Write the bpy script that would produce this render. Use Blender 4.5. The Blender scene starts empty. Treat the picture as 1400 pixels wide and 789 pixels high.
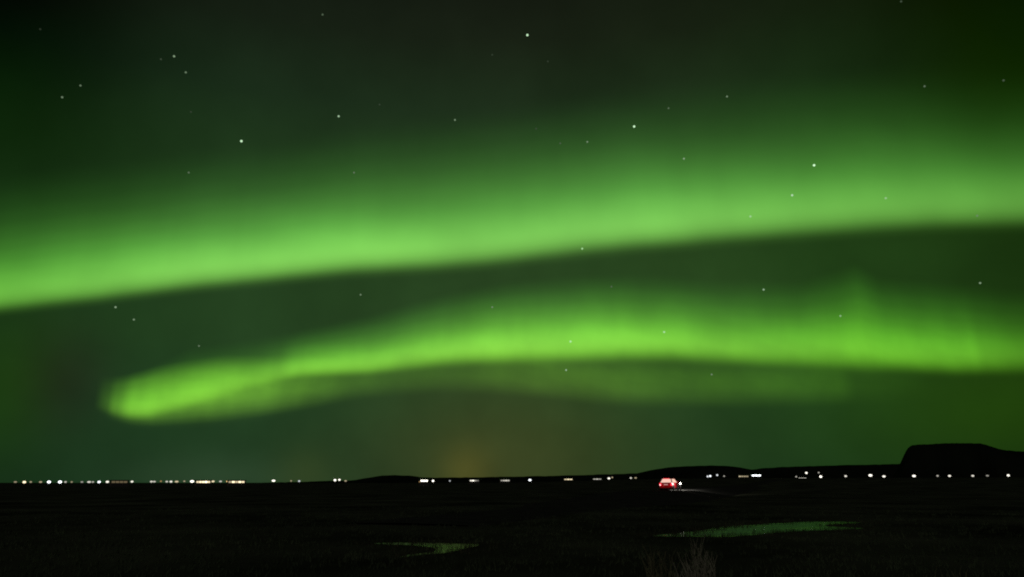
import bpy, bmesh, math, random
from mathutils import Vector, Matrix

random.seed(7)
scene = bpy.context.scene
COL = scene.collection
PI = math.pi

# ------------------------------------------------------------------ camera, world, added fill sun, exposure
F = 1018.0                                   # focal length in pixels of a 1400 px wide frame
CX, CY, HORIZON = 700.0, 394.5, 660.0
PITCH = math.atan((HORIZON - CY) / F)
EYE = 2.0
cd = bpy.data.cameras.new('camera')
cam = bpy.data.objects.new('camera', cd)
COL.objects.link(cam)
cd.sensor_width = 36.0
cd.lens = F / 1400.0 * 36.0
cd.clip_start, cd.clip_end = 0.1, 300000.0
cam.location = (0, 0, EYE)
cam.rotation_euler = (PI / 2 + PITCH, 0, 0)
scene.camera = cam
scene.render.resolution_x, scene.render.resolution_y = 1024, 577
scene.view_settings.view_transform = 'Standard'
scene.view_settings.look = 'None'
scene.view_settings.exposure = 0.0
scene.view_settings.gamma = 1.0
scene.view_settings.use_curve_mapping = False
scene.cycles.filter_width = 2.0
scene.cycles.transparent_max_bounces = 32
scene.cycles.use_denoising = False
scene.cycles.sample_clamp_indirect = 1.0


def direction(px, py):
    """Direction seen in the photograph at a pixel (the camera looks along +Y, pitched up)."""
    dx, dy = (px - CX) / F, (CY - py) / F
    v = Vector((dx, math.cos(PITCH) - dy * math.sin(PITCH), math.sin(PITCH) + dy * math.cos(PITCH)))
    return v.normalized()


def azel(px, py):
    d = direction(px, py)
    return math.atan2(d.x, d.y), math.asin(d.z)


def polar(az, r, z=0.0):
    return Vector((r * math.sin(az), r * math.cos(az), z))


class Nodes:
    """Small helper round a node tree."""
    def __init__(self, tree):
        self.t = tree
        tree.nodes.clear()

    def add(self, kind, **kw):
        n = self.t.nodes.new(kind)
        for k, v in kw.items():
            setattr(n, k, v)
        return n

    def link(self, a, b):
        self.t.links.new(a, b)

    def put(self, sock, v):
        if isinstance(v, bpy.types.NodeSocket):
            self.link(v, sock)
        else:
            sock.default_value = v

    def math(self, op, a, b=0.0, c=0.0):
        n = self.add('ShaderNodeMath', operation=op)
        self.put(n.inputs[0], a)
        self.put(n.inputs[1], b)
        self.put(n.inputs[2], c)
        return n.outputs[0]

    def vmath(self, op, a, b=None, scale=None):
        n = self.add('ShaderNodeVectorMath', operation=op)
        self.put(n.inputs[0], a)
        if b is not None:
            self.put(n.inputs[1], b)
        if scale is not None:
            self.put(n.inputs['Scale'], scale)
        return n.outputs[0]

    def remap(self, v, a, b, lo=0.0, hi=1.0, smooth=False):
        n = self.add('ShaderNodeMapRange')
        if smooth:
            n.interpolation_type = 'SMOOTHSTEP'
        self.put(n.inputs[0], v)
        for k, x in zip((1, 2, 3, 4), (a, b, lo, hi)):
            n.inputs[k].default_value = x
        return n.outputs[0]

    def ramp(self, v, stops, interp='CARDINAL'):
        n = self.add('ShaderNodeValToRGB')
        cr = n.color_ramp
        cr.interpolation = interp
        while len(cr.elements) < len(stops):
            cr.elements.new(1.0)
        for e, (p, c) in zip(cr.elements, sorted(stops, key=lambda s: s[0])):
            e.position = min(max(p, 0.0), 1.0)
            if not hasattr(c, '__len__'):
                c = (c, c, c)
            e.color = (*c, 1.0)
        self.put(n.inputs[0], v)
        return n.outputs[0]

    def noise(self, vec, scale, detail=2.0, dim='3D'):
        n = self.add('ShaderNodeTexNoise', noise_dimensions=dim)
        if vec is not None:
            self.link(vec, n.inputs['Vector'])
        n.inputs['Scale'].default_value = scale
        n.inputs['Detail'].default_value = detail
        return n.outputs[0]


# --- the night sky: faint airglow, the glow of the towns on the horizon
world = bpy.data.worlds.new('World')
scene.world = world
world.use_nodes = True
N = Nodes(world.node_tree)
out = N.add('ShaderNodeOutputWorld')
bg = N.add('ShaderNodeBackground')
N.link(bg.outputs[0], out.inputs[0])
tc = N.add('ShaderNodeTexCoord')
sep = N.add('ShaderNodeSeparateXYZ')
N.link(tc.outputs['Generated'], sep.inputs[0])
EL = N.math('MULTIPLY', N.math('ARCSINE', sep.outputs[2]), 180 / PI)
AZ = N.math('MULTIPLY', N.math('ARCTAN2', sep.outputs[0], sep.outputs[1]), 180 / PI)
base = N.ramp(N.math('DIVIDE', EL, 60.0), [
    (0.0, (.0145, .040, .0150)), (5 / 60, (.0175, .050, .0165)), (10 / 60, (.0200, .054, .0155)),
    (16 / 60, (.0205, .055, .0150)), (22 / 60, (.0170, .046, .0130)), (28 / 60, (.0120, .027, .0110)),
    (33 / 60, (.0092, .0150, .0075)), (37 / 60, (.0070, .0100, .0058)), (45 / 60, (.005, .007, .0045)), (1.0, (.003, .004, .003))], 'LINEAR')
side = N.ramp(N.remap(AZ, -60, 60), [
    (0.0, (.35, .50, .50)), (.21, (.60, .74, .66)), (.33, (.95, 1.0, .98)), (.5, (1.1, 1.05, 1.0)), (.62, (1.02, 1.05, .85)),
    (.70, (.80, .95, .62)), (.79, (.55, .66, .36)), (1.0, (.3, .4, .25))], 'LINEAR')
m = N.add('ShaderNodeMix', data_type='RGBA', blend_type='MULTIPLY')
m.inputs[0].default_value = 1.0
N.link(base, m.inputs[6])
N.link(side, m.inputs[7])
sky = m.outputs[2]


def glow(px, py, saz, sel, colour):
    az, el = azel(px, py)
    a = N.math('DIVIDE', N.math('SUBTRACT', AZ, math.degrees(az)), saz)
    e = N.math('DIVIDE', N.math('SUBTRACT', EL, math.degrees(el)), sel)
    g = N.math('EXPONENT', N.math('MULTIPLY', N.math('ADD', N.math('MULTIPLY', a, a), N.math('MULTIPLY', e, e)), -1.0))
    return N.vmath('SCALE', colour, scale=g)


for args in [
    (685, 628, 9.5, 5.5, (.028, .016, .002)),       # orange glow of a far town
    (637, 645, 1.9, 2.0, (.034, .021, .001)),
    (415, 650, 2.0, 2.0, (.010, .008, .000)),
    (290, 654, 5.0, 1.6, (.011, .017, .010)),        # cold glow over the lit town
    (5, 535, 3.0, 4.5, (.002, .010, -.004)),
    (90, 520, 2.6, 3.2, (.001, -.015, -.001)),
    (-20, 70, 10.0, 12.0, (-.006, -.015, -.006)),
    (1420, 20, 9.0, 10.0, (-.003, -.005, -.004)),
    (1330, 560, 9.0, 4.5, (.004, .014, -.003)),
]:
    sky = N.vmath('ADD', sky, glow(*args))
mott = N.noise(tc.outputs['Generated'], 9.0, 3.0)
sky = N.vmath('SCALE', sky, scale=N.remap(mott, .3, .7, .88, 1.12))
sky = N.vmath('MAXIMUM', sky, (0.0005, 0.001, 0.0005))
N.link(sky, bg.inputs[0])
bg.inputs[1].default_value = 0.93

fill_light = bpy.data.lights.new('fill_sun', 'SUN')  # dim unseen sun lamp, added as fill to lift the shrubs and foreground
fill_light.energy = 0.30
fill_light.angle = math.radians(0.5)
fill_light.color = (1.0, .95, .86)
fill_ob = bpy.data.objects.new('fill_sun', fill_light)
COL.objects.link(fill_ob)
fill_ob.rotation_euler = (math.radians(62), 0, math.radians(-14))


# ------------------------------------------------------------------ helpers
def material(name, colour, rough=.9, emit=None, strength=0.0, metallic=0.0, bump=None, vary=None, spec=.5):
    mt = bpy.data.materials.new(name)
    mt.use_nodes = True
    n = Nodes(mt.node_tree)
    o = n.add('ShaderNodeOutputMaterial')
    p = n.add('ShaderNodeBsdfPrincipled')
    n.link(p.outputs[0], o.inputs[0])
    p.inputs['Base Color'].default_value = (*colour, 1)
    p.inputs['Roughness'].default_value = rough
    p.inputs['Metallic'].default_value = metallic
    p.inputs['Specular IOR Level'].default_value = spec
    if vary:
        scale, c2 = vary
        t = n.add('ShaderNodeTexCoord')
        r = n.ramp(n.noise(t.outputs['Object'], scale, 6.0), [(.35, colour), (.65, c2)], 'LINEAR')
        n.link(r, p.inputs['Base Color'])
    if bump:
        scale, k = bump
        t = n.add('ShaderNodeTexCoord')
        b = n.add('ShaderNodeBump')
        b.inputs['Strength'].default_value = k
        n.link(n.noise(t.outputs['Object'], scale, 6.0), b.inputs['Height'])
        n.link(b.outputs[0], p.inputs['Normal'])
    if emit:
        p.inputs['Emission Color'].default_value = (*emit, 1)
        p.inputs['Emission Strength'].default_value = strength
        mt.cycles.emission_sampling = 'NONE'
    return mt


def tag(o, label=None, cat=None, group=None, kind=None):
    if label: o['label'] = label
    if cat: o['category'] = cat
    if group: o['group'] = group
    if kind: o['kind'] = kind
    return o


def mesh_obj(name, verts, faces, mt, parent=None, smooth=False):
    me = bpy.data.meshes.new(name)
    me.from_pydata([tuple(v) for v in verts], [], faces)
    me.update()
    if smooth:
        me.polygons.foreach_set('use_smooth', [True] * len(me.polygons))
    me.materials.append(mt)
    o = bpy.data.objects.new(name, me)
    o.parent = parent
    COL.objects.link(o)
    return o


def bm_obj(name, bm, mt, parent=None, smooth=False):
    me = bpy.data.meshes.new(name)
    bmesh.ops.recalc_face_normals(bm, faces=bm.faces[:])
    bm.to_mesh(me)
    bm.free()
    if smooth:
        me.polygons.foreach_set('use_smooth', [True] * len(me.polygons))
    me.materials.append(mt)
    o = bpy.data.objects.new(name, me)
    o.parent = parent
    COL.objects.link(o)
    return o


def empty(name, loc, rz=0.0):
    o = bpy.data.objects.new(name, None)
    o.empty_display_size = .3
    o.location = loc
    o.rotation_euler = (0, 0, rz)
    COL.objects.link(o)
    return o


def box(bm, a, b, bevel=0.0):
    r = bmesh.ops.create_cube(bm, size=1.0)
    vs = r['verts']
    c = [(a[i] + b[i]) / 2 for i in range(3)]
    s = [abs(b[i] - a[i]) for i in range(3)]
    for v in vs:
        v.co = Vector((v.co.x * s[0] + c[0], v.co.y * s[1] + c[1], v.co.z * s[2] + c[2]))
    if bevel:
        es = list({e for v in vs for e in v.link_edges})
        bmesh.ops.bevel(bm, geom=es, offset=bevel, segments=2, affect='EDGES')


def cyl(bm, p, r1, r2, h, seg=12, axis='Z'):
    M = Matrix.Translation(p)
    if axis == 'Y':
        M = M @ Matrix.Rotation(PI / 2, 4, 'X')
    if axis == 'X':
        M = M @ Matrix.Rotation(PI / 2, 4, 'Y')
    bmesh.ops.create_cone(bm, cap_ends=True, segments=seg, radius1=r1, radius2=r2, depth=h, matrix=M)


def smoothstep(a, b, x):
    t = min(max((x - a) / (b - a), 0.0), 1.0)
    return t * t * (3 - 2 * t)


def interp(table, x):
    if x <= table[0][0]: return table[0][1]
    for (x0, y0), (x1, y1) in zip(table, table[1:]):
        if x <= x1:
            return y0 + (y1 - y0) * (x - x0) / (x1 - x0)
    return table[-1][1]


def soft_interp(table, x, w):
    """Table value averaged over a window, so that traced corners round off."""
    return sum(interp(table, x + w * k / 4) * (5 - abs(k)) for k in range(-4, 5)) / 25.0


# ------------------------------------------------------------------ ground, hills, road, ponds
AZ_A, AZ_B = azel(480, 655)[0], azel(1010, 655)[0]


def ground_z(x, y):
    r, az = math.hypot(x, y), math.atan2(x, y)
    back = smoothstep(PI, PI / 2, abs(az))
    return 5.2 * smoothstep(AZ_A, AZ_B, az) * smoothstep(150, 600, r) * back


m_ground = material('wet_peat_soil', (.014, .016, .011), 1.0, bump=(1.3, .6), vary=(.11, (.055, .058, .042)), spec=0.0)
verts, faces = [(0, 0, 0)], []
azs = []
a = -PI
while a < PI - 1e-6:
    azs.append(a)
    a += math.radians(1.0 if abs(a) < 1.0 else 5.0)
n_az = len(azs)
radii = [1.5 * 1.16 ** k for k in range(70)]
for r in radii:
    for a in azs:
        p = polar(a, r)
        verts.append((p.x, p.y, ground_z(p.x, p.y)))
for j in range(n_az):
    faces.append((0, 1 + (j + 1) % n_az, 1 + j))
for i in range(len(radii) - 1):
    for j in range(n_az):
        k = (j + 1) % n_az
        faces.append((1 + i * n_az + j, 1 + i * n_az + k, 1 + (i + 1) * n_az + k, 1 + (i + 1) * n_az + j))
tag(mesh_obj('ground', verts, faces, m_ground, smooth=True), 'dark flat heath plain below the night sky', None, None, 'structure')

m_hill = material('dark_hill_turf', (.006, .008, .006), 1.0, vary=(.004, (.012, .014, .010)), spec=0.0)


def ridge(name, skyline, dist, depth, label, flat=0.0, step=6.0, jag=.0):
    """A hill range: a height field on an arc, its crest line traced from the skyline, falling off to both sides."""
    rng = random.Random(name)
    x0, x1 = skyline[0][0], skyline[-1][0]
    n = int((x1 - x0) / step) + 1
    rows = [-1, -.85, -.7, -.55, -.4, -.25, -.1, 0, .1, .25, .4, .55, .7, .85, 1]
    verts, faces = [], []
    for i in range(n):
        px = x0 + (x1 - x0) * i / (n - 1)
        az, el = azel(px, soft_interp(skyline, px, step * .8) + rng.uniform(-jag, jag))
        for t in rows:
            r = dist + t * depth * .5 * (1 + .15 * math.sin(i * .23) * math.sin(i * .071 + 1.3))
            f = 1.0 if abs(t) <= flat else .5 + .5 * math.cos(PI * (abs(t) - flat) / (1 - flat))
            crest = EYE + dist * math.tan(el)
            p = polar(az, r)
            z0 = ground_z(p.x, p.y) - 1.0
            z = z0 + max(crest - z0, 0) * f
            if 0 < abs(t) < .9 and abs(t) > flat:
                z += rng.uniform(-.03, .01) * max(crest - z0, 0)
            verts.append((p.x, p.y, z))
    w = len(rows)
    for i in range(n - 1):
        for j in range(w - 1):
            faces.append((i * w + j, (i + 1) * w + j, (i + 1) * w + j + 1, i * w + j + 1))
    return tag(mesh_obj(name, verts, faces, m_hill, smooth=True), label, None, None, 'structure')


ridge('hills', [(330, 661), (420, 658.5), (480, 657), (500, 653.5), (520, 650.5), (540, 649.5), (560, 650.5), (580, 653), (620, 653), (680, 652), (740, 651),
                (800, 649.5), (850, 648), (880, 647), (1000, 647), (1200, 648), (1500, 650), (1700, 658)],
      5200, 1500, 'long low dark ridge along the horizon', jag=.35)
ridge('hill', [(850, 656), (868, 648), (890, 642.5), (915, 639), (945, 637.2), (975, 636.3), (1000, 637.5), (1020, 640.5), (1040, 645), (1070, 651), (1090, 656)],
      3600, 900, 'low rounded dark hill behind the red car and the lights right of it', jag=.2)
ridge('ridge', [(980, 656), (1010, 645), (1040, 640.5), (1070, 638.5), (1110, 637.3), (1150, 636), (1200, 635.2), (1240, 634), (1290, 634), (1350, 636), (1450, 640), (1600, 648), (1700, 656)],
      3900, 800, 'long dark slope running from the rounded hill to the flat topped mountain', jag=.25)
ridge('mountain', [(1218, 657), (1226, 645), (1231, 635), (1235, 627), (1240, 617), (1246, 612), (1256, 610.6), (1270, 610), (1290, 609), (1320, 608.6), (1340, 609), (1350, 611.5),
                   (1360, 615), (1372, 618), (1390, 619), (1420, 620), (1450, 624), (1500, 636), (1560, 656)],
      3300, 900, 'black flat topped mountain rising above the horizon at the far right', flat=.45, step=3.0, jag=.25)

# the road on its low bank, leading away past the car
m_road = material('wet_dark_asphalt', (.022, .022, .021), .95, bump=(8.0, .3), vary=(.6, (.032, .032, .030)), spec=0.0)
CAR_R = 105.0
car_az = azel(915.5, 665)[0]
car_p = polar(car_az, CAR_R)
far_p = polar(azel(1015, 665)[0], 240)
u = (far_p - car_p).normalized()
side_v = Vector((u.y, -u.x, 0))
lane = car_p - side_v * 1.6
ROAD_Z = .97
verts, faces = [], []
prof = [(-9.0, None), (-4.2, -.12), (-3.4, 0.0), (0, .05), (3.4, 0.0), (4.2, -.12), (9.0, None)]
svals = [-70 + 8 * k for k in range(50)]
for s in svals:
    bend = -.00016 * max(s - 120, 0) ** 2
    deck = .05 + (ROAD_Z - .05) * smoothstep(-48, -8, s)
    c = lane + side_v * 3.2 + u * s - side_v * 3.2 - side_v * bend
    for d, z in prof:
        p = c + side_v * d
        g = ground_z(p.x, p.y)
        verts.append((p.x, p.y, g - .25 if z is None else max(deck, g + .05) + z))
w = len(prof)
for i in range(len(svals) - 1):
    for j in range(w - 1):
        faces.append((i * w + j, i * w + j + 1, (i + 1) * w + j + 1, (i + 1) * w + j))
tag(mesh_obj('road', verts, faces, m_road), 'raised road leading away past the red car', None, None, 'structure')

# ponds
m_water = bpy.data.materials.new('still_water')
m_water.use_nodes = True
n = Nodes(m_water.node_tree)
o_ = n.add('ShaderNodeOutputMaterial')
p_ = n.add('ShaderNodeBsdfPrincipled')
n.link(p_.outputs[0], o_.inputs[0])
p_.inputs['Base Color'].default_value = (.006, .010, .007, 1)
p_.inputs['IOR'].default_value = 1.33
tx = n.add('ShaderNodeTexCoord')
bmp = n.add('ShaderNodeBump')
bmp.inputs['Strength'].default_value = .12
bmp.inputs['Distance'].default_value = .05
n.link(n.noise(tx.outputs['Object'], 1.3, 2.0), bmp.inputs['Height'])
wind = n.noise(n.vmath('MULTIPLY', tx.outputs['Object'], (.35, 1.1, 1.0)), .8, 3.0)
n.link(n.remap(wind, .35, .65, .02, .16), p_.inputs['Roughness'])
n.link(n.remap(wind, .35, .65, .015, .10), bmp.inputs['Strength'])
n.link(bmp.outputs[0], p_.inputs['Normal'])


def on_ground(px, py, z=0.0):
    d = direction(px, py)
    return Vector((0, 0, EYE)) + d * ((z - EYE) / d.z)


def pond(outline, label, seed, z=.006):
    rng = random.Random(seed)
    pts = [on_ground(x, y, z) for x, y in outline]
    dense = []
    n = len(pts)
    for i in range(n):
        p0, p1, p2, p3 = pts[i - 1], pts[i], pts[(i + 1) % n], pts[(i + 2) % n]
        for k in range(6):                       # Catmull-Rom
            t = k / 6
            q = .5 * ((2 * p1) + (p2 - p0) * t + (2 * p0 - 5 * p1 + 4 * p2 - p3) * t * t + (3 * p1 - p0 - 3 * p2 + p3) * t ** 3)
            j = .05 * (p2 - p1).length
            dense.append((q.x + rng.uniform(-j, j) * .4, q.y + rng.uniform(-j, j), z))
    bm = bmesh.new()
    f = bm.faces.new([bm.verts.new(v) for v in dense])
    bm.normal_update()
    if f.normal.z < 0: f.normal_flip()
    bmesh.ops.triangulate(bm, faces=[f])
    me = bpy.data.meshes.new('pond')
    bm.to_mesh(me)
    bm.free()
    me.materials.append(m_water)
    o = bpy.data.objects.new('pond', me)
    COL.objects.link(o)
    return tag(o, label, None, None, 'structure')


POND_A = [(893, 732.5), (930, 728.5), (962, 724.5), (1000, 719.5), (1045, 716.3), (1085, 714), (1125, 713), (1160, 713.3), (1178, 715), (1145, 716.5),
          (1128, 718.8), (1150, 720.4), (1182, 722.3), (1150, 724.2), (1105, 725.6), (1065, 728), (1030, 731.5), (990, 734), (945, 733.6)]
POND_B = [(510, 743), (540, 742), (575, 742.3), (606, 742.6), (630, 743.5), (655, 744.5), (640, 749), (622, 753), (604, 756.5), (575, 758.5), (548, 762), (560, 758), (585, 755.5),
          (596, 752.5), (588, 748), (560, 745.4), (535, 744.6)]
pond(POND_A, 'shallow pond reflecting the green aurora beyond the leafless shrubs', 1)
pond(POND_B, 'small forked puddle reflecting dim green light on the dark heath', 2)


# ------------------------------------------------------------------ the aurora
def aurora(label, edge, span, x0, x1, altitude, profile, strength, colour_v, colour_u, size, below, rays, step=10.0, ray_amt=.10, ragged=.03, wisp=2.5):
    """A curtain of glowing air: its lower border hangs at one altitude, two sheets a few hundred metres apart, closed at the rim."""
    mt = bpy.data.materials.new('aurora_glow')
    mt.use_nodes = True
    n = Nodes(mt.node_tree)
    o = n.add('ShaderNodeOutputMaterial')
    uv = n.add('ShaderNodeUVMap')
    s = n.add('ShaderNodeSeparateXYZ')
    n.link(uv.outputs[0], s.inputs[0])
    U, V = s.outputs[0], s.outputs[1]
    wob = n.add('ShaderNodeCombineXYZ')
    n.link(n.math('MULTIPLY', U, rays * 1.6), wob.inputs[0])
    wv = n.math('MULTIPLY', n.math('SUBTRACT', n.noise(wob.outputs[0], 1.0, 4.0), .5), ragged)
    V = n.math('ADD', V, n.math('MULTIPLY', wv, n.math('MULTIPLY', n.math('MULTIPLY', V, n.math('SUBTRACT', 1.0, V)), 4.0)))
    fx = lambda x: (x - x0) / (x1 - x0)
    I_u = n.ramp(U, [(fx(x), v) for x, v in strength], 'EASE')
    I_v = n.ramp(V, profile, 'CARDINAL')
    cmb = n.add('ShaderNodeCombineXYZ')
    n.link(n.math('MULTIPLY', U, rays), cmb.inputs[0])
    n.link(n.math('MULTIPLY', V, 1.3), cmb.inputs[1])
    ray = n.remap(n.noise(cmb.outputs[0], 1.0, 3.0), .25, .75, 1 - ray_amt, 1 + ray_amt)
    c2 = n.add('ShaderNodeCombineXYZ')
    n.link(n.math('MULTIPLY', U, rays * .35), c2.inputs[0])
    n.link(n.math('ADD', n.math('MULTIPLY', V, wisp), n.math('MULTIPLY', U, wisp * 2.2)), c2.inputs[1])
    patch = n.remap(n.noise(c2.outputs[0], 1.0, 4.0), .25, .75, 1 - ray_amt, 1 + ray_amt)
    tot = n.math('MULTIPLY', n.math('MULTIPLY', I_u, I_v), n.math('MULTIPLY', ray, patch))
    mx = n.add('ShaderNodeMix', data_type='RGBA', blend_type='MULTIPLY')
    mx.inputs[0].default_value = 1.0
    n.link(n.ramp(V, colour_v, 'LINEAR'), mx.inputs[6])
    n.link(n.ramp(U, [(fx(x), c) for x, c in colour_u], 'LINEAR'), mx.inputs[7])
    em = n.add('ShaderNodeEmission')
    n.link(mx.outputs[2], em.inputs[0])
    n.link(n.math('MULTIPLY', tot, .465), em.inputs[1])
    tr = n.add('ShaderNodeBsdfTransparent')
    ad = n.add('ShaderNodeAddShader')
    n.link(em.outputs[0], ad.inputs[0])
    n.link(tr.outputs[0], ad.inputs[1])
    n.link(ad.outputs[0], o.inputs[0])
    mt.cycles.emission_sampling = 'NONE'

    nc = int((x1 - x0) / step) + 1
    nr = 26
    verts, faces, uvs = [], [], []
    for sheet in (0, 1):
        for i in range(nc):
            px = x0 + (x1 - x0) * i / (nc - 1)
            ey = soft_interp(edge, px, size) - 2.0
            h = soft_interp(span, px, size)
            az, el0 = azel(px, ey)
            D = altitude / math.tan(el0)
            for j in range(nr):
                v = j / (nr - 1)
                d = (-below + (1 + below) * v) * h
                el = azel(px, ey - d)[1]
                z = EYE + D * math.tan(el)
                p = polar(az, D + (150 if sheet else -150), z)
                verts.append(p)
                uvs.append((i / (nc - 1), v))
    base = nc * nr
    for i in range(nc - 1):
        for j in range(nr - 1):
            a0, b0 = i * nr + j, (i + 1) * nr + j
            faces.append((a0, b0, b0 + 1, a0 + 1))
            faces.append((base + a0, base + a0 + 1, base + b0 + 1, base + b0))
        for j in (0, nr - 1):
            a0, b0 = i * nr + j, (i + 1) * nr + j
            faces.append((a0, base + a0, base + b0, b0) if j == 0 else (a0, b0, base + b0, base + a0))
    for i in (0, nc - 1):
        for j in range(nr - 1):
            a0 = i * nr + j
            faces.append((a0, a0 + 1, base + a0 + 1, base + a0) if i == 0 else (a0, base + a0, base + a0 + 1, a0 + 1))
    o = mesh_obj('aurora_band', verts, faces, mt, smooth=True)
    lay = o.data.uv_layers.new(name='UVMap')
    for lp in o.data.loops:
        lay.data[lp.index].uv = uvs[lp.vertex_index]
    return tag(o, label, 'aurora', 'bands of the aurora')


EDGE1 = [(-300, 458), (-100, 436), (0, 421), (69, 413), (137, 406), (206, 397), (274, 389), (343, 382), (411, 375), (480, 368), (597, 362), (665, 356), (734, 348), (803, 340),
         (872, 333), (920, 330), (989, 324), (1057, 319), (1126, 314), (1194, 309.5), (1263, 306), (1331, 304), (1400, 303), (1700, 300)]
P1 = [(d, v) for d, v in [(-20, 0), (-14, .03), (-8, .11), (-3, .26), (2, .46), (8, .68), (16, .88), (27, 1.0), (42, .92), (58, .75), (75, .555), (95, .375), (115, .245), (140, .135), (165, .072), (195, .028), (230, 0)]]
aurora('broad pale green aurora band slanting across the upper sky', EDGE1, [(-300, 192), (100, 190), (350, 188), (700, 208), (1100, 220), (1700, 222)], -300, 1700, 4000,
       [((d + 20) / 250, v) for d, v in P1],
       [(-300, .2), (0, .50), (100, .56), (250, .62), (450, .64), (700, .61), (880, .57), (1000, .49), (1100, .45), (1200, .45), (1300, .39), (1400, .32), (1700, .1)],
       [(0, (.37, 1, .13)), (.17, (.345, 1, .145)), (.4, (.27, 1, .125)), (1, (.22, 1, .12))],
       [(-300, (.9, 1, .7)), (0, (.9, 1, .75)), (250, (1, 1, 1)), (850, (1, 1, 1.1)), (1400, (.95, 1, 1))], 12, 20 / 230, 14, ray_amt=.10, ragged=.04)

EDGE2 = [(128, 559), (145, 565), (160, 569.5), (185, 571.5), (205, 570), (225, 565), (257, 556), (300, 543), (340, 531), (380, 520.5), (410, 514.5), (450, 512),
         (500, 509.5), (530, 506), (560, 502), (600, 497), (650, 493.5), (700, 491.5), (800, 489.5), (860, 487.5), (920, 488.5), (1000, 493), (1100, 497), (1200, 500), (1300, 505), (1400, 505), (1700, 512)]
SPAN2 = [(128, 34), (150, 46), (175, 60), (205, 72), (250, 82), (300, 74), (350, 66), (400, 62), (450, 68), (500, 76), (600, 92), (700, 105), (800, 111), (900, 110), (1000, 108), (1100, 112), (1160, 130), (1185, 142), (1215, 122),
         (1300, 120), (1400, 112), (1700, 110)]
P2 = [(-.14, 0), (-.08, .06), (-.03, .24), (.02, .5), (.07, .75), (.12, .92), (.18, 1.0), (.26, .94), (.34, .77), (.43, .565), (.53, .38), (.65, .22), (.8, .095), (1, 0)]
aurora('bright yellow green aurora arc curling down to a rounded tip on its left', EDGE2, SPAN2, 128, 1700, 2400,
       [((d + .14) / 1.14, v) for d, v in P2],
       [(128, 0), (142, .03), (157, .13), (178, .29), (200, .31), (225, .25), (255, .27), (285, .25), (315, .22), (345, .21), (375, .26), (405, .46), (430, .53), (480, .53), (540, .56), (600, .62),
        (690, .67), (760, .65), (830, .69), (900, .60), (1000, .51), (1100, .49), (1200, .50), (1290, .46), (1330, .44), (1350, .33), (1400, .26), (1700, .05)],
       [(0, (.36, 1, .05)), (.25, (.345, 1, .08)), (.45, (.29, 1, .075)), (1, (.22, 1, .11))],
       [(128, (1.0, 1, .7)), (400, (1, 1, .9)), (700, (1.02, 1, 1)), (1000, (.95, 1, .85)), (1200, (.85, 1, .65)), (1700, (.8, 1, .6))], 9, .14, 24, step=6.0, ray_amt=.12, ragged=.04, wisp=3.0)

EDGE3 = [(128, 556), (140, 562), (150, 567), (165, 570.5), (185, 573), (210, 573), (250, 570), (300, 566), (350, 561), (400, 554), (430, 550), (460, 544), (500, 538), (550, 534), (600, 531), (650, 531), (700, 534),
         (760, 538), (800, 543), (850, 548), (900, 549), (1000, 549), (1100, 548), (1160, 546), (1300, 543)]
SPAN3 = [(128, 42), (150, 52), (180, 64), (215, 74), (300, 80), (350, 74), (450, 58), (600, 55), (800, 66), (1000, 66), (1300, 60)]
P3 = [(-.25, 0), (-.15, .06), (-.05, .28), (.05, .55), (.15, .8), (.28, 1.0), (.45, .98), (.6, .8), (.8, .4), (1, 0)]
aurora('dim olive green aurora veil hanging just under the bright arc', EDGE3, SPAN3, 128, 1300, 2200,
       [((d + .25) / 1.25, v) for d, v in P3],
       [(128, 0), (143, .04), (158, .14), (180, .29), (205, .34), (235, .34), (270, .36), (310, .33), (350, .28), (400, .20), (440, .14), (490, .085), (550, .065), (620, .06), (690, .09), (740, .11), (800, .10), (870, .10),
        (940, .08), (1030, .08), (1110, .075), (1145, .06), (1175, .025), (1300, 0)],
       [(0, (.40, 1, .10)), (.4, (.35, 1, .07)), (1, (.30, 1, .05))],
       [(128, (1, 1, .8)), (500, (1.1, 1, 1)), (800, (1.1, 1, .9)), (1300, (.8, 1, .7))], 9, .25, 26, step=6.0, ray_amt=.16, ragged=.05, wisp=3.0)


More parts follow.
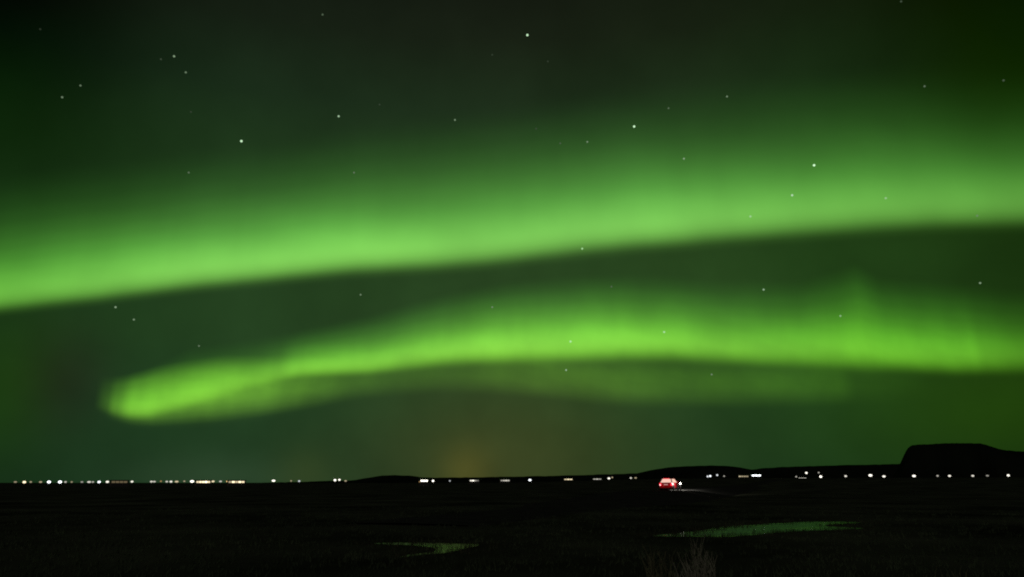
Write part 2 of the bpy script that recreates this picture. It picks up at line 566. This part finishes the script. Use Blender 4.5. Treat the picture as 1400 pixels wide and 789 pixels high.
# ------------------------------------------------------------------ stars
STARS = [  # pixel, brightness, label
    (441, 20, .10, 'dim star near the top of the sky, left of the middle'),
    (55, 40, .022, 'barely visible star close to the upper left corner'),
    (238, 77, .26, 'brighter upper star of the close pair high on the left'),
    (220, 81, .045, 'very faint star beside the close pair high on the left'),
    (254, 99, .16, 'dimmer lower star of the close pair high on the left'),
    (110, 117, .13, 'upper right star of the faint pair at the far upper left'),
    (85, 133, .16, 'lower left star of the faint pair at the far upper left'),
    (463, 159, .42, 'clear star high above the pale band, left of the middle'),
    (330, 193, .75, 'brightest star in the left half of the sky'),
    (258, 236, .12, 'faint star just above the pale band on the left, below the brightest left star'),
    (261, 153, .035, 'barely visible star between the close pair and the pale band on the left'),
    (721, 48, .70, 'brightest star near the top middle of the sky'),
    (673, 75, .035, 'barely visible star lower left of the brightest top star'),
    (749, 84, .035, 'barely visible star lower right of the brightest top star'),
    (519, 143, .04, 'barely visible star right of the clear star left of the middle'),
    (622, 164, .20, 'medium star above the middle of the pale band, standing alone'),
    (733, 176, .05, 'barely visible star above the middle of the pale band'),
    (766, 196, .08, 'fainter left star of a dim pair above the pale band middle'),
    (803, 194, .20, 'brighter right star of a dim pair above the pale band middle'),
    (867, 173, .80, 'brightest star right of the middle above the pale band'),
    (914, 148, .11, 'faint star upper right of the brightest star right of the middle'),
    (935, 217, .28, 'medium star on the pale band top, lower right of the brightest right middle star'),
    (484, 236, .14, 'faint star on the upper fringe of the pale band, left of the middle'),
    (1232, 2, .06, 'faint star at the very top edge on the right'),
    (994, 132, .18, 'small yellowish star alone in the dark sky right of the middle'),
    (1264, 118, .12, 'faint star in the dark sky high on the right'),
    (1372, 110, .07, 'faint star at the far right high above the pale band'),
    (1113, 226, .85, 'brightest star on the right part of the pale band'),
    (1083, 267, .55, 'second star on the pale band, lower left of the brightest one there'),
    (158, 420, .26, 'upper star of the pair under the left part of the pale band'),
    (183, 437, .20, 'lower star of the pair under the left part of the pale band'),
    (272, 473, .13, 'faint star above the curled left tip of the bright arc'),
    (796, 340, .52, 'star on the lower edge of the pale band near the middle'),
    (493, 403, .18, 'faint star in the dark gap between both bands, left of the middle'),
    (673, 420, .20, 'very faint star above the bright arc in the middle'),
    (836, 392, .10, 'barely visible star in the dark gap right of the middle'),
    (780, 467, .66, 'star inside the brightest part of the bright arc'),
    (908, 454, .58, 'star inside the bright arc right of its brightest part'),
    (774, 506, .34, 'clear star just below the bright arc near the middle'),
    (1026, 296, .50, 'pale star inside the pale band right of the middle'),
    (1211, 271, .43, 'faint star inside the pale band on the right'),
    (1336, 295, .20, 'faint star on the lower edge of the pale band far right'),
    (1044, 396, .34, 'clear star in the dark gap above the right part of the bright arc'),
    (1340, 387, .22, 'dim star in the dark gap at the far right'),
    (1149, 432, .34, 'dim star on the upper fringe of the bright arc, right side'),
    (973, 512, .18, 'faint star in the dim veil below the bright arc, right of the middle'),
]
star_mats = {}


def emitter(name, colour, strength):
    key = (name, colour, strength)
    if key not in star_mats:
        star_mats[key] = material(name, (0, 0, 0), 1.0, colour, strength)
    return star_mats[key]


bm = bmesh.new()
bmesh.ops.create_icosphere(bm, subdivisions=2, radius=1.0)
star_me = bpy.data.meshes.new('star')
bm.to_mesh(star_me)
bm.free()
star_me.materials.append(emitter('starlight', (.80, 1, .80), 1.0))
star_me.polygons.foreach_set('use_smooth', [True] * len(star_me.polygons))
for px, py, b, lab in STARS:
    o = bpy.data.objects.new('star', star_me)
    COL.objects.link(o)
    o.location = Vector((0, 0, EYE)) + direction(px, py) * 9000
    o.scale = [10.0 + 5.0 * min(b, .7)] * 3
    o.material_slots[0].link = 'OBJECT'
    o.material_slots[0].material = emitter('starlight', (.55, 1, .45) if px in (796, 780, 908, 1026, 1211, 1336, 1149) else (.66, 1, .62) if b > .3 else (.68, 1, .60), round(b * 1.25, 3))
    tag(o, lab, 'star', 'stars')

# ------------------------------------------------------------------ lights of the far settlement
m_pole = material('galvanised_pole', (.03, .03, .03), .7)
m_wall = material('dark_painted_wall', (.022, .020, .018), .9, bump=(4, .2))
m_roof = material('sheet_roof', (.05, .05, .055), .7, bump=(6, .3))
m_door = material('wooden_door', (.07, .05, .035), .8)
m_frame = material('window_frame', (.12, .12, .11), .7)
WHITE, WARM, COOL, AMBER = (1, .95, .82), (1, .83, .52), (.92, .97, 1.0), (1, .62, .25)


def depth_for(px, py, want, lo=420, hi=760):
    """Distance at which a light seen in this direction hangs `want` metres above the rising ground."""
    az, el = azel(px, py)
    best = None
    for k in range(60):
        r = lo + (hi - lo) * k / 59
        p = polar(az, r)
        e = abs(EYE + r * math.tan(el) - ground_z(p.x, p.y) - want) + .0006 * abs(r - 600)
        if best is None or e < best[0]:
            best = (e, r)
    r = best[1]
    p = polar(az, r)
    g = ground_z(p.x, p.y)
    return Vector((p.x, p.y, g)), EYE + r * math.tan(el) - g, r


def street_lamp(px, py, b, tint, label, w=1.0):
    base, h, r = depth_for(px, py, 3.4)
    h = max(h, 2.2)
    root = empty('street_lamp', base, -azel(px, py)[0])
    tag(root, label, 'street lamp', 'lights along the horizon')
    rad = (.46 + .46 * min(b, 1.0)) * r / 600
    bm = bmesh.new()
    cyl(bm, (0, 0, .15), .22, .22, .3, 10)
    cyl(bm, (0, 0, (h - rad) / 2), .09, .06, h - rad, 10)
    bm_obj('pole', bm, m_pole, root)
    bm = bmesh.new()
    bmesh.ops.create_uvsphere(bm, u_segments=16, v_segments=10, radius=rad)
    for v in bm.verts:
        v.co.x *= w
        v.co.z += h
    bm_obj('lamp_globe', bm, emitter('lamp_glow', tint, round(.28 + 3.8 * b ** 1.6, 2)), root, True)
    bm = bmesh.new()
    cyl(bm, (0, 0, h + rad * .95), rad * .55, rad * .12, rad * .3, 12)
    bm_obj('cap', bm, m_pole, root)
    return root


def lit_building(name, cat, px, py, wpx, b, tint, label, panes=4, dark=()):
    """A long low farm building, its row of windows lit."""
    base, h, r = depth_for(px, py, 1.9)
    W = wpx * r / F
    base.z += max(h - 2.0, -1.0) if abs(h - 2.0) > .3 else 0
    root = empty(name, base, -azel(px, py)[0])
    tag(root, label, cat, 'lit buildings along the horizon')
    x0, x1, dpt, eave, top = -W / 2 - .6, W / 2 + .6, 5.0, 2.30, 2.62
    bm = bmesh.new()                                     # walls with gables
    prof = [(0, -1.2), (dpt, -1.2), (dpt, eave), (dpt / 2, top - .12), (0, eave)]
    va = [bm.verts.new((x0, y, z)) for y, z in prof]
    vb = [bm.verts.new((x1, y, z)) for y, z in prof]
    bm.faces.new(va)
    bm.faces.new(vb[::-1])
    for i in range(5):
        j = (i + 1) % 5
        if i in (0, 1, 4):
            bm.faces.new((va[i], vb[i], vb[j], va[j]))
    bm_obj('wall', bm, m_wall, root)
    bm = bmesh.new()
    for sgn in (0, 1):
        ya, yb = (-.35, dpt / 2) if sgn == 0 else (dpt + .35, dpt / 2)
        za = eave - .35 * (top - eave) / (dpt / 2)
        q = [bm.verts.new(v) for v in ((x0 - .3, ya, za), (x1 + .3, ya, za), (x1 + .3, yb, top), (x0 - .3, yb, top))]
        q2 = [bm.verts.new((v.co.x, v.co.y, v.co.z + .1)) for v in q]
        bm.faces.new(q); bm.faces.new(q2[::-1])
        for i in range(4):
            j = (i + 1) % 4
            bm.faces.new((q[i], q[j], q2[j], q2[i]))
    bm_obj('roof', bm, m_roof, root)
    bm = bmesh.new()
    box(bm, (x0 + .08, -.05, .0), (x0 + .55, -.003, 2.0))
    bm_obj('door', bm, m_door, root)
    pw = W / panes
    for k in range(panes):
        a, c = -W / 2 + pw * k + pw * .07, -W / 2 + pw * (k + 1) - pw * .07
        bm = bmesh.new()
        box(bm, (a - .06, -.06, 1.24), (c + .06, -.004, 2.20))
        wf = bm_obj('window', bm, m_frame, root)
        s = b * (dark[k] if k < len(dark) else 1.0)
        bm = bmesh.new()
        box(bm, (a, -.09, 1.30), (c, -.062, 2.14))
        bm_obj('pane', bm, emitter('lit_window', tint, round(.12 + 4.0 * s ** 1.5, 2)), wf)
    return root


LAMPS = [  # pixel, brightness, tint, label, stretch
    (21, 659.0, .06, WARM, 'dim lamp at the left end of the row of lights', 1.4),
    (33.2, 659.2, .55, WARM, 'bright yellowish lamp second from the left end of the row', 1.0),
    (42, 659, .10, WARM, 'dim lamp just right of the first bright yellowish one on the left', 1.0),
    (55.5, 659, .12, WARM, 'dim lamp halfway between the first two bright ones on the left', 1.3),
    (67, 659, .70, COOL, 'bright white lamp, left one of two bright white lamps at far left', 1.0),
    (82, 659, .75, COOL, 'bright white lamp, right one of two bright white lamps at far left', 1.0),
    (89.5, 659, .18, WHITE, 'dim lamp just right of the two bright white ones at far left', 1.0),
    (98, 659, .06, WARM, 'very dim lamp in the dark stretch right of the bright white pair', 1.0),
    (112, 659, .08, WHITE, 'very dim lamp left of a wider dim one in the left row', 1.2),
    (121.8, 659, .26, WHITE, 'wider dim lamp before the third bright white one from the left', 1.5),
    (127, 659, .14, WHITE, 'dim lamp touching the wider dim one in the left row', 1.0),
    (135.5, 659, .58, COOL, 'bright white lamp left of the dim brownish lit shed', 1.0),
    (146.8, 658.8, .44, WHITE, 'medium lamp against the left end of the dim brownish lit shed', 1.1),
    (153, 659, .14, WHITE, 'dim lamp over the left end of the dim brownish shed', 1.0),
    (180.5, 658.5, .38, WHITE, 'single medium lamp just right of the dim brownish shed', 1.0),
    (207, 658.5, .26, WHITE, 'left lamp of the dim cluster left of the long bright building', 1.2),
    (211, 658.5, .20, WHITE, 'second lamp of the dim cluster left of the long bright building', 1.2),
    (220, 658, .08, AMBER, 'very dim reddish lamp in the cluster left of the long bright building', 1.0),
    (228, 658.5, .22, WHITE, 'dim lamp just left of the brightest one in the dim cluster', 1.1),
    (233.8, 658.5, .36, WHITE, 'brightest lamp of the dim cluster left of the long bright building', 1.1),
    (241.5, 658.5, .24, WARM, 'wide dim lamp at the right end of the dim cluster', 1.6),
    (252, 658, .10, WARM, 'very dim lamp between the dim cluster and the bright white lamp', 1.0),
    (262.6, 658.2, .66, WHITE, 'bright white lamp just left of the long bright building', 1.25),
    (291, 658.2, .34, WARM, 'medium lamp touching the right end of the long bright building', 1.4),
    (301.5, 658.2, .20, WHITE, 'dim lamp midway between the two bright buildings on the left', 1.3),
    (311, 658, .38, AMBER, 'orange lamp just left of the second bright building', 1.0),
    (374, 657.3, .55, WHITE, 'wide bright lamp alone right of the second bright building', 1.5),
    (398, 657.5, .10, WARM, 'very dim lamp left of the bluish one on the dark stretch', 1.0),
    (409, 657.8, .26, COOL, 'dim bluish lamp on the dark stretch left of the close bright pair', 1.2),
    (458, 656.5, .62, WHITE, 'left lamp of the close bright pair left of the low mound', 1.1),
    (464, 656, .50, WHITE, 'right lamp of the close bright pair left of the low mound', 1.1),
    (472.5, 657.5, .12, WARM, 'dim lamp just right of the close bright pair, before the low mound', 1.5),
    (573.5, 662, .05, AMBER, 'very dim brownish lamp below the floodlit shed at the mound', 1.0),
    (592, 657.5, .66, WHITE, 'bright round lamp just right of the floodlit shed at the mound', 1.0),
    (615, 657.5, .16, COOL, 'dim bluish lamp under the orange glow in the sky', 1.1),
    (724.5, 656.9, .66, COOL, 'wide bright lamp alone near the middle of the horizon', 1.25),
    (832.5, 654.3, .48, WHITE, 'bright lamp beside the dim cottage left of the red car', 1.3),
    (837, 652.8, .14, WARM, 'dim lamp close to the bright one left of the red car', 1.0),
    (862.5, 654.6, .26, WHITE, 'dim lamp nearest to the red car on its left', 1.2),
    (869, 653.6, .10, WARM, 'very dim light between its neighbour lamp and the red car', 1.6),
    (967.5, 651.5, .34, COOL, 'left lamp of the small close pair right of the red car', 1.0),
    (971, 650.9, .52, COOL, 'right lamp of the small close pair right of the red car', 1.0),
    (980.5, 649.6, .34, COOL, 'small lamp slightly higher, right of the small close pair', 1.0),
    (990, 651, .12, WHITE, 'very dim lamp between the small close pair and the lit sheds', 1.0),
    (1088.8, 653.8, .14, WHITE, 'dim lamp touching the left end of the right hand lit cottage', 1.0),
    (1102.5, 646.6, .52, WHITE, 'lamp on a tall pole above the right hand lit cottage', 1.0),
    (1119.3, 646.2, .10, WHITE, 'very dim lamp above the bright one right of the cottage', 1.0),
    (1122.2, 652.8, .66, WHITE, 'bright lamp just right of the right hand lit cottage', 1.0),
    (1156.2, 651, .34, WHITE, 'medium lamp alone below the long slope, left of the bright pair', 1.2),
    (1190, 650, .60, WHITE, 'left lamp of the wide bright pair left of the mountain', 1.4),
    (1208.5, 651.4, .46, WHITE, 'right lamp of the wide bright pair left of the mountain', 1.3),
    (1249.6, 650.8, .56, WHITE, 'wide bright lamp below the left end of the mountain', 1.3),
    (1281.8, 650.6, .16, WHITE, 'very dim lamp left of a brighter one below the mountain', 1.1),
    (1298.2, 650.7, .38, WHITE, 'medium lamp below the middle of the mountain', 1.2),
    (1330, 650.6, .30, WHITE, 'dim lamp below the right shoulder of the mountain', 1.2),
    (1350, 650.4, .05, WHITE, 'barely visible lamp right of the dim one below the mountain', 1.6),
    (1378.5, 650, .50, WHITE, 'bright round lamp at the right end of the horizon', 1.0),
]
for px, py, b, tint, lab, w_ in LAMPS:
    street_lamp(px, py, b, tint, lab, w_ * (1.35 if px < 340 else 1.15))
lit_building('shed', 'shed', 163.5, 658.2, 17, .04, (.9, .70, .38), 'dim brownish lit shed among the lights at the left', 4)
lit_building('long_building', 'building', 278, 658.2, 16, .52, WARM, 'long bright building in the cluster of town lights at the left', 5, (.7, 1, 1.1, 1.5, .8))
lit_building('long_building', 'building', 323.5, 658.2, 19, .48, WARM, 'second long bright building, right end of the town lights', 5, (.4, 1.2, .6, 1.2, .9))
lit_building('shed', 'shed', 580, 656.6, 9.5, .80, WHITE, 'floodlit white shed at the right foot of the low mound', 3)
lit_building('cottage', 'cottage', 648.5, 656.6, 12, .45, WHITE, 'small lit cottage under the brightest orange glow', 4, (.9, 1.2, .4, .15))
lit_building('cottage', 'cottage', 690.5, 656.3, 12, .30, WHITE, 'dim wide lit cottage left of the middle lamp', 4, (.5, .8, 1, .8))
lit_building('shed', 'shed', 777, 655.2, 11, .45, WARM, 'lit shed right of the middle lamp', 3, (.7, 1, .9))
lit_building('cottage', 'cottage', 816.5, 655, 11, .26, WHITE, 'dim cottage left of the red car beside a bright lamp', 3, (.8, 1, .7))
lit_building('shed', 'shed', 1016.5, 651, 12, .20, WARM, 'dim lit shed touching the very bright one right of the red car', 4, (1.3, .9, .9, .8))
lit_building('shed', 'shed', 1034, 649.2, 11, .85, COOL, 'very bright floodlit shed right of the red car', 3)
lit_building('cottage', 'cottage', 1097, 653.7, 9, .50, WHITE, 'lit cottage below a lamp on a tall pole', 3)

# ------------------------------------------------------------------ the red car and the bollard lamp beside the road
m_paint = material('red_paint', (.30, .004, .010), .35)
m_glass = material('tinted_glass', (.02, .02, .022), .08)
m_tyre = material('tyre_rubber', (.015, .015, .015), .9)
m_rim = material('alloy_rim', (.35, .35, .36), .35, metallic=.8)
m_black = material('black_plastic', (.02, .02, .02), .6)
m_plate = material('plate_white', (.7, .7, .68), .5, (1, .9, .8), .25)
m_tail = material('tail_light_glow', (.3, 0, .01), .3, (1, .02, .05), 1.6)
m_rev = material('lit_lamp_white', (.5, .5, .5), .3, (1, .62, .62), 2.2)
m_head = material('headlight_glow', (.6, .6, .6), .2, (1, .95, .85), 4.0)
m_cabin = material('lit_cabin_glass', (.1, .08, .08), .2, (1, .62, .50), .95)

theta = math.atan2(u.x, u.y)                       # heading of the road at the car
car = empty('car', (car_p.x, car_p.y, ROAD_Z + .055), -theta - math.radians(4))
tag(car, 'red hatchback with glowing red tail lights driving away on the dark road', 'car')
# local axes: +Y ahead, +X to the right
bm = bmesh.new()
side = [(-2.05, .38), (-2.10, .62), (-2.06, .92), (-1.98, .98), (1.15, .98), (1.75, .86), (2.02, .68), (2.08, .40), (1.95, .26), (-1.95, .26)]
halfw = lambda y, z: .86 - (.10 if y > 1.7 else 0) - (.05 if z > .9 else 0) - (.03 if z < .35 else 0)
va = [bm.verts.new((-halfw(y, z), y, z)) for y, z in side]
vb = [bm.verts.new((halfw(y, z), y, z)) for y, z in side]
bm.faces.new(va); bm.faces.new(vb[::-1])
for i in range(len(side)):
    j = (i + 1) % len(side)
    bm.faces.new((va[i], vb[i], vb[j], va[j]))
bmesh.ops.bevel(bm, geom=bm.edges[:], offset=.05, segments=2, affect='EDGES')
bm_obj('body', bm, m_paint, car)
bm = bmesh.new()                                   # roof and pillars: a shell over the windows
lo = [(-.79, -1.95, .99), (.79, -1.95, .99), (.79, .95, .99), (-.79, .95, .99)]
hi = [(-.60, -1.55, 1.45), (.60, -1.55, 1.45), (.60, .25, 1.47), (-.60, .25, 1.47)]
for a_, b_ in zip(lo, hi):
    p0, p1 = Vector(a_), Vector(b_)
    q0 = [bm.verts.new(p0 + Vector(d)) for d in ((-.06, -.06, 0), (.06, -.06, 0), (.06, .06, 0), (-.06, .06, 0))]
    q1 = [bm.verts.new(p1 + Vector(d)) for d in ((-.05, -.05, 0), (.05, -.05, 0), (.05, .05, 0), (-.05, .05, 0))]
    for i in range(4):
        j = (i + 1) % 4
        bm.faces.new((q0[i], q0[j], q1[j], q1[i]))
box(bm, (-.66, -1.62, 1.45), (.66, .32, 1.53), .03)
bm_obj('roof', bm, m_paint, car)


def pane(name, quad, mt):
    vs = [Vector(q) for q in quad]
    nrm = (vs[1] - vs[0]).cross(vs[2] - vs[0]).normalized() * .02
    bm = bmesh.new()
    a_ = [bm.verts.new(v) for v in vs]
    b_ = [bm.verts.new(v + nrm) for v in vs]
    bm.faces.new(a_); bm.faces.new(b_[::-1])
    for i in range(4):
        bm.faces.new((a_[i], a_[(i + 1) % 4], b_[(i + 1) % 4], b_[i]))
    return bm_obj(name, bm, mt, car)


pane('rear_window', [(-.73, -1.94, 1.0), (.73, -1.94, 1.0), (.57, -1.57, 1.44), (-.57, -1.57, 1.44)], m_cabin)
pane('windscreen', [(.73, .94, 1.0), (-.73, .94, 1.0), (-.57, .27, 1.45), (.57, .27, 1.45)], m_glass)
for s in (-1, 1):
    pane('side_window', [(s * .79, -.45, 1.0), (s * .79, .88, 1.0), (s * .61, .22, 1.44), (s * .61, -.45, 1.44)], m_cabin)
    pane('side_window', [(s * .79, -1.88, 1.0), (s * .79, -.53, 1.0), (s * .61, -.53, 1.44), (s * .61, -1.52, 1.44)], m_cabin)
    bm = bmesh.new()
    box(bm, (s * .82 - .19 * s, -2.15, .60), (s * .84, -2.02, .93), .02)
    tl = bm_obj('tail_light', bm, m_tail, car)
    bm = bmesh.new()
    box(bm, (s * .80 - .12 * s, -2.17, .62), (s * .81, -2.152, .76))
    bm_obj('reversing_lamp', bm, m_rev if s < 0 else m_tail, tl)
    bm = bmesh.new()
    box(bm, (s * .50, 1.98, .60), (s * .74, 2.07, .74), .02)
    bm_obj('headlight', bm, m_head, car)
    bm = bmesh.new()
    box(bm, (s * .86, .60, .98), (s * 1.02, .72, 1.12), .03)
    bm_obj('mirror', bm, m_paint, car)
    for y in (-1.28, 1.30):
        wh = empty('wheel', (s * .80, y, .31))
        wh.parent = car
        bm = bmesh.new()
        cyl(bm, (0, 0, 0), .31, .31, .20, 24, 'X')
        bmesh.ops.bevel(bm, geom=[e for e in bm.edges if len(e.link_faces) == 2 and any(len(f.verts) > 4 for f in e.link_faces)], offset=.03, segments=2, affect='EDGES')
        bm_obj('tyre', bm, m_tyre, wh)
        bm = bmesh.new()
        cyl(bm, (s * .095, 0, 0), .20, .17, .04, 16, 'X')
        bm_obj('rim', bm, m_rim, wh)
bm = bmesh.new()
box(bm, (-.84, -2.17, .30), (.84, -2.06, .54), .03)
bm_obj('rear_bumper', bm, m_paint, car)
bm = bmesh.new()
box(bm, (-.26, -2.125, .68), (.26, -2.105, .79))
bm_obj('number_plate', bm, m_plate, car)
bm = bmesh.new()
box(bm, (-.40, -1.72, 1.46), (.40, -1.63, 1.51), .01)
bm_obj('brake_light', bm, m_tail, car)
# the light the lit lamps throw
for x in (-.62, .62):
    ld = bpy.data.lights.new('headlight_beam', 'SPOT')
    ld.energy, ld.spot_size, ld.spot_blend, ld.color, ld.shadow_soft_size = 60000, math.radians(30), .8, (1, .95, .86), .08
    lo_ = bpy.data.objects.new('headlight_beam', ld)
    COL.objects.link(lo_)
    lo_.parent = car
    lo_.location = (x, 2.12, .67)
    lo_.rotation_euler = (math.radians(87.6), 0, 0)
for x in (-.45, .45):
    ld = bpy.data.lights.new('tail_light_beam', 'POINT')
    ld.energy, ld.color, ld.shadow_soft_size = 4, (1, .03, .06), .08
    lo_ = bpy.data.objects.new('tail_light_beam', ld)
    COL.objects.link(lo_)
    lo_.parent = car
    lo_.location = (x, -2.55, .72)

bol_az = azel(930.3, 661.1)[0]
bp = polar(bol_az, 104.5)
bol = empty('bollard_lamp', (bp.x, bp.y, ROAD_Z - .1))
tag(bol, 'small white bollard lamp at the roadside just right of the red car', 'lamp')
bh = EYE + 104.5 * math.tan(azel(930.3, 661.1)[1]) - ROAD_Z + .1
bm = bmesh.new()
cyl(bm, (0, 0, (bh - .08) / 2), .08, .07, bh - .08, 14)
bm_obj('post', bm, m_black, bol)
bm = bmesh.new()
cyl(bm, (0, 0, bh), .11, .11, .17, 16)
bm_obj('lens', bm, material('bollard_glow', (.8, .8, .75), .4, (1, .98, .85), 3.0), bol, True)
bm = bmesh.new()
cyl(bm, (0, 0, bh + .105), .15, .06, .05, 16)
bm_obj('cap', bm, m_black, bol)
ld = bpy.data.lights.new('bollard_light', 'POINT')
ld.energy, ld.color, ld.shadow_soft_size = 60, (1, .95, .85), .1
lo_ = bpy.data.objects.new('bollard_light', ld)
COL.objects.link(lo_)
lo_.parent = bol
lo_.location = (-.16, -.1, bh)

# ------------------------------------------------------------------ shrubs and grass near the camera
m_twig = material('bare_grey_twig', (.17, .150, .120), .9, vary=(3.0, (.29, .26, .21)), spec=.1)
m_straw = material('dry_straw', (.10, .09, .055), .9, vary=(2.0, (.17, .15, .10)), spec=.1)
m_grass = material('dark_heath_grass', (.026, .036, .020), .95, vary=(.25, (.070, .085, .050)), spec=0.0)


def tube(verts, faces, pts, r0, r1):
    b = len(verts)
    for i, p in enumerate(pts):
        r = r0 + (r1 - r0) * i / (len(pts) - 1)
        for k in range(3):
            t = k * 2 * PI / 3
            verts.append((p.x + r * math.cos(t), p.y + r * math.sin(t), p.z))
    for i in range(len(pts) - 1):
        for k in range(3):
            j = (k + 1) % 3
            faces.append((b + i * 3 + k, b + i * 3 + j, b + (i + 1) * 3 + j, b + (i + 1) * 3 + k))


def shrub(px, dist, height, width, stems, label, seed, mt=None):
    rng = random.Random(seed)
    c = polar(azel(px, 780)[0], dist)
    root = empty('shrub', c)
    tag(root, label, 'shrub', 'bare shrubs in front of the pond')
    verts, faces = [], []
    for k in range(stems):
        a = rng.uniform(0, 2 * PI)
        q = math.sqrt(rng.random())
        p = Vector((math.cos(a) * q * width * .28, math.sin(a) * q * width * .28, -.03))
        lean = Vector((math.cos(a) * q * width * .22, math.sin(a) * q * width * .22, 0))
        h = height * rng.uniform(.55, 1.0) * (1.05 - .3 * q)
        pts = []
        wob = Vector((rng.uniform(-.05, .05), rng.uniform(-.05, .05), 0))
        for i in range(7):
            t = i / 6
            pts.append(p + lean * t ** 1.4 + wob * math.sin(t * PI * rng.uniform(.9, 1.1)) + Vector((rng.uniform(-.012, .012), rng.uniform(-.012, .012), h * t)))
        tube(verts, faces, pts, .010, .004)
        for b in range(rng.randint(2, 5)):                # side twigs
            i = rng.randint(2, 5)
            s = pts[i]
            ta = rng.uniform(0, 2 * PI)
            L = rng.uniform(.12, .30) * height
            q2 = [s + Vector((math.cos(ta) * L * .45 * t, math.sin(ta) * L * .45 * t, L * t ** .8)) for t in (0, .35, .7, 1)]
            tube(verts, faces, q2, .005, .003)
    mesh_obj('stems', verts, faces, mt or m_twig, root)
    return root


shrub(953, 12.5, 1.24, .64, 40, 'taller bare grey shrub of thin upright twigs in the foreground', 3)
shrub(906, 13.0, 1.10, .72, 30, 'shorter dim brownish bare shrub left of the taller grey one', 5, m_straw)
shrub(1288, 12.5, .90, 1.6, 90, 'low wide dry shrub near the lower right corner', 9, m_straw)

# heath grass: thousands of thin blades in one sheet round the viewer
rng = random.Random(21)


def inside(poly, x, y):
    c = False
    for i in range(len(poly)):
        x0, y0 = poly[i - 1]
        x1, y1 = poly[i]
        if (y0 > y) != (y1 > y) and x < (x1 - x0) * (y - y0) / (y1 - y0) + x0:
            c = not c
    return c


polyA = [tuple(on_ground(x, y)[:2]) for x, y in POND_A]
polyB = [tuple(on_ground(x, y)[:2]) for x, y in POND_B]
verts, faces = [], []
made = 0
while made < 8000:
    r = 9 + 60 * rng.random() ** 1.6
    a = rng.uniform(-.75, .75)
    c = polar(a, r)
    wet = inside(polyA, c.x, c.y) or inside(polyB, c.x, c.y)
    if wet and rng.random() > (.30 if c.x < .30 * c.y and c.x > 0 else .01):
        continue
    if not wet and any(inside(P, c.x * f, c.y * f) for P in (polyA, polyB) for f in (1.05, 1.1)) and rng.random() < .6:
        continue
    made += 1
    for k in range(7):
        p = c + Vector((rng.uniform(-.16, .16), rng.uniform(-.16, .16), 0))
        h = rng.uniform(.05, .15) * (1.0 if rng.random() < .93 else 1.8)
        t = rng.uniform(0, PI)
        w_ = Vector((math.cos(t), math.sin(t), 0)) * rng.uniform(.006, .012)
        ln = Vector((rng.uniform(-.06, .06), rng.uniform(-.06, .06), h))
        b = len(verts)
        verts += [p - w_, p + w_, p + ln * .6 + w_ * .6, p + ln * .6 - w_ * .6, p + ln + Vector((ln.x * .5, ln.y * .5, 0))]
        faces += [(b, b + 1, b + 2, b + 3), (b + 3, b + 2, b + 4)]
tag(mesh_obj('heath_grass', verts, faces, m_grass), 'short dark grass covering the near heath', None, None, 'stuff')

# sedge standing in and round the shallow water, thickest along the banks
m_sedge = material('dark_sedge', (.022, .025, .014), .95, vary=(.4, (.060, .058, .036)), spec=0.0)
verts, faces = [], []


def bank_distance(poly, x, y):
    best = 1e9
    for i in range(len(poly)):
        (ax, ay), (bx, by) = poly[i - 1], poly[i]
        t = max(0, min(1, ((x - ax) * (bx - ax) + (y - ay) * (by - ay)) / ((bx - ax) ** 2 + (by - ay) ** 2 + 1e-9)))
        best = min(best, math.hypot(x - ax - t * (bx - ax), y - ay - t * (by - ay)))
    return best


for poly, count, fade in ((polyA, 800, lambda c: 1.0 if c.x > .33 * c.y else 1.0 + 16 * (.33 - c.x / c.y)), (polyB, 300, lambda c: 1.5)):
    xs, ys = [p[0] for p in poly], [p[1] for p in poly]
    made = 0
    while made < count:
        c = Vector((rng.uniform(min(xs) - 1.2, max(xs) + 1.2), rng.uniform(min(ys) - 1.5, max(ys) + 1.5), 0))
        d = bank_distance(poly, c.x, c.y)
        wet = inside(poly, c.x, c.y)
        pr = math.exp(-(d / .35) ** 1.3) + .008 * fade(c) if wet else math.exp(-(d / .9) ** 2)
        if rng.random() > pr * (fade(c) if wet else 1):
            continue
        made += 1
        for k in range(5):
            p = c + Vector((rng.uniform(-.12, .12), rng.uniform(-.12, .12), -.01))
            h = rng.uniform(.05, .17) * (1.6 if rng.random() < .08 else 1.0)
            t = rng.uniform(0, PI)
            w_ = Vector((math.cos(t), math.sin(t), 0)) * rng.uniform(.005, .010)
            ln = Vector((rng.uniform(-.05, .05), rng.uniform(-.05, .05), h))
            b = len(verts)
            verts += [p - w_, p + w_, p + ln * .6 + w_ * .6, p + ln * .6 - w_ * .6, p + ln + Vector((ln.x * .5, ln.y * .5, 0))]
            faces += [(b, b + 1, b + 2, b + 3), (b + 3, b + 2, b + 4)]
tag(mesh_obj('sedge_grass', verts, faces, m_sedge), 'thin dark sedge standing along the pond banks', None, None, 'stuff')
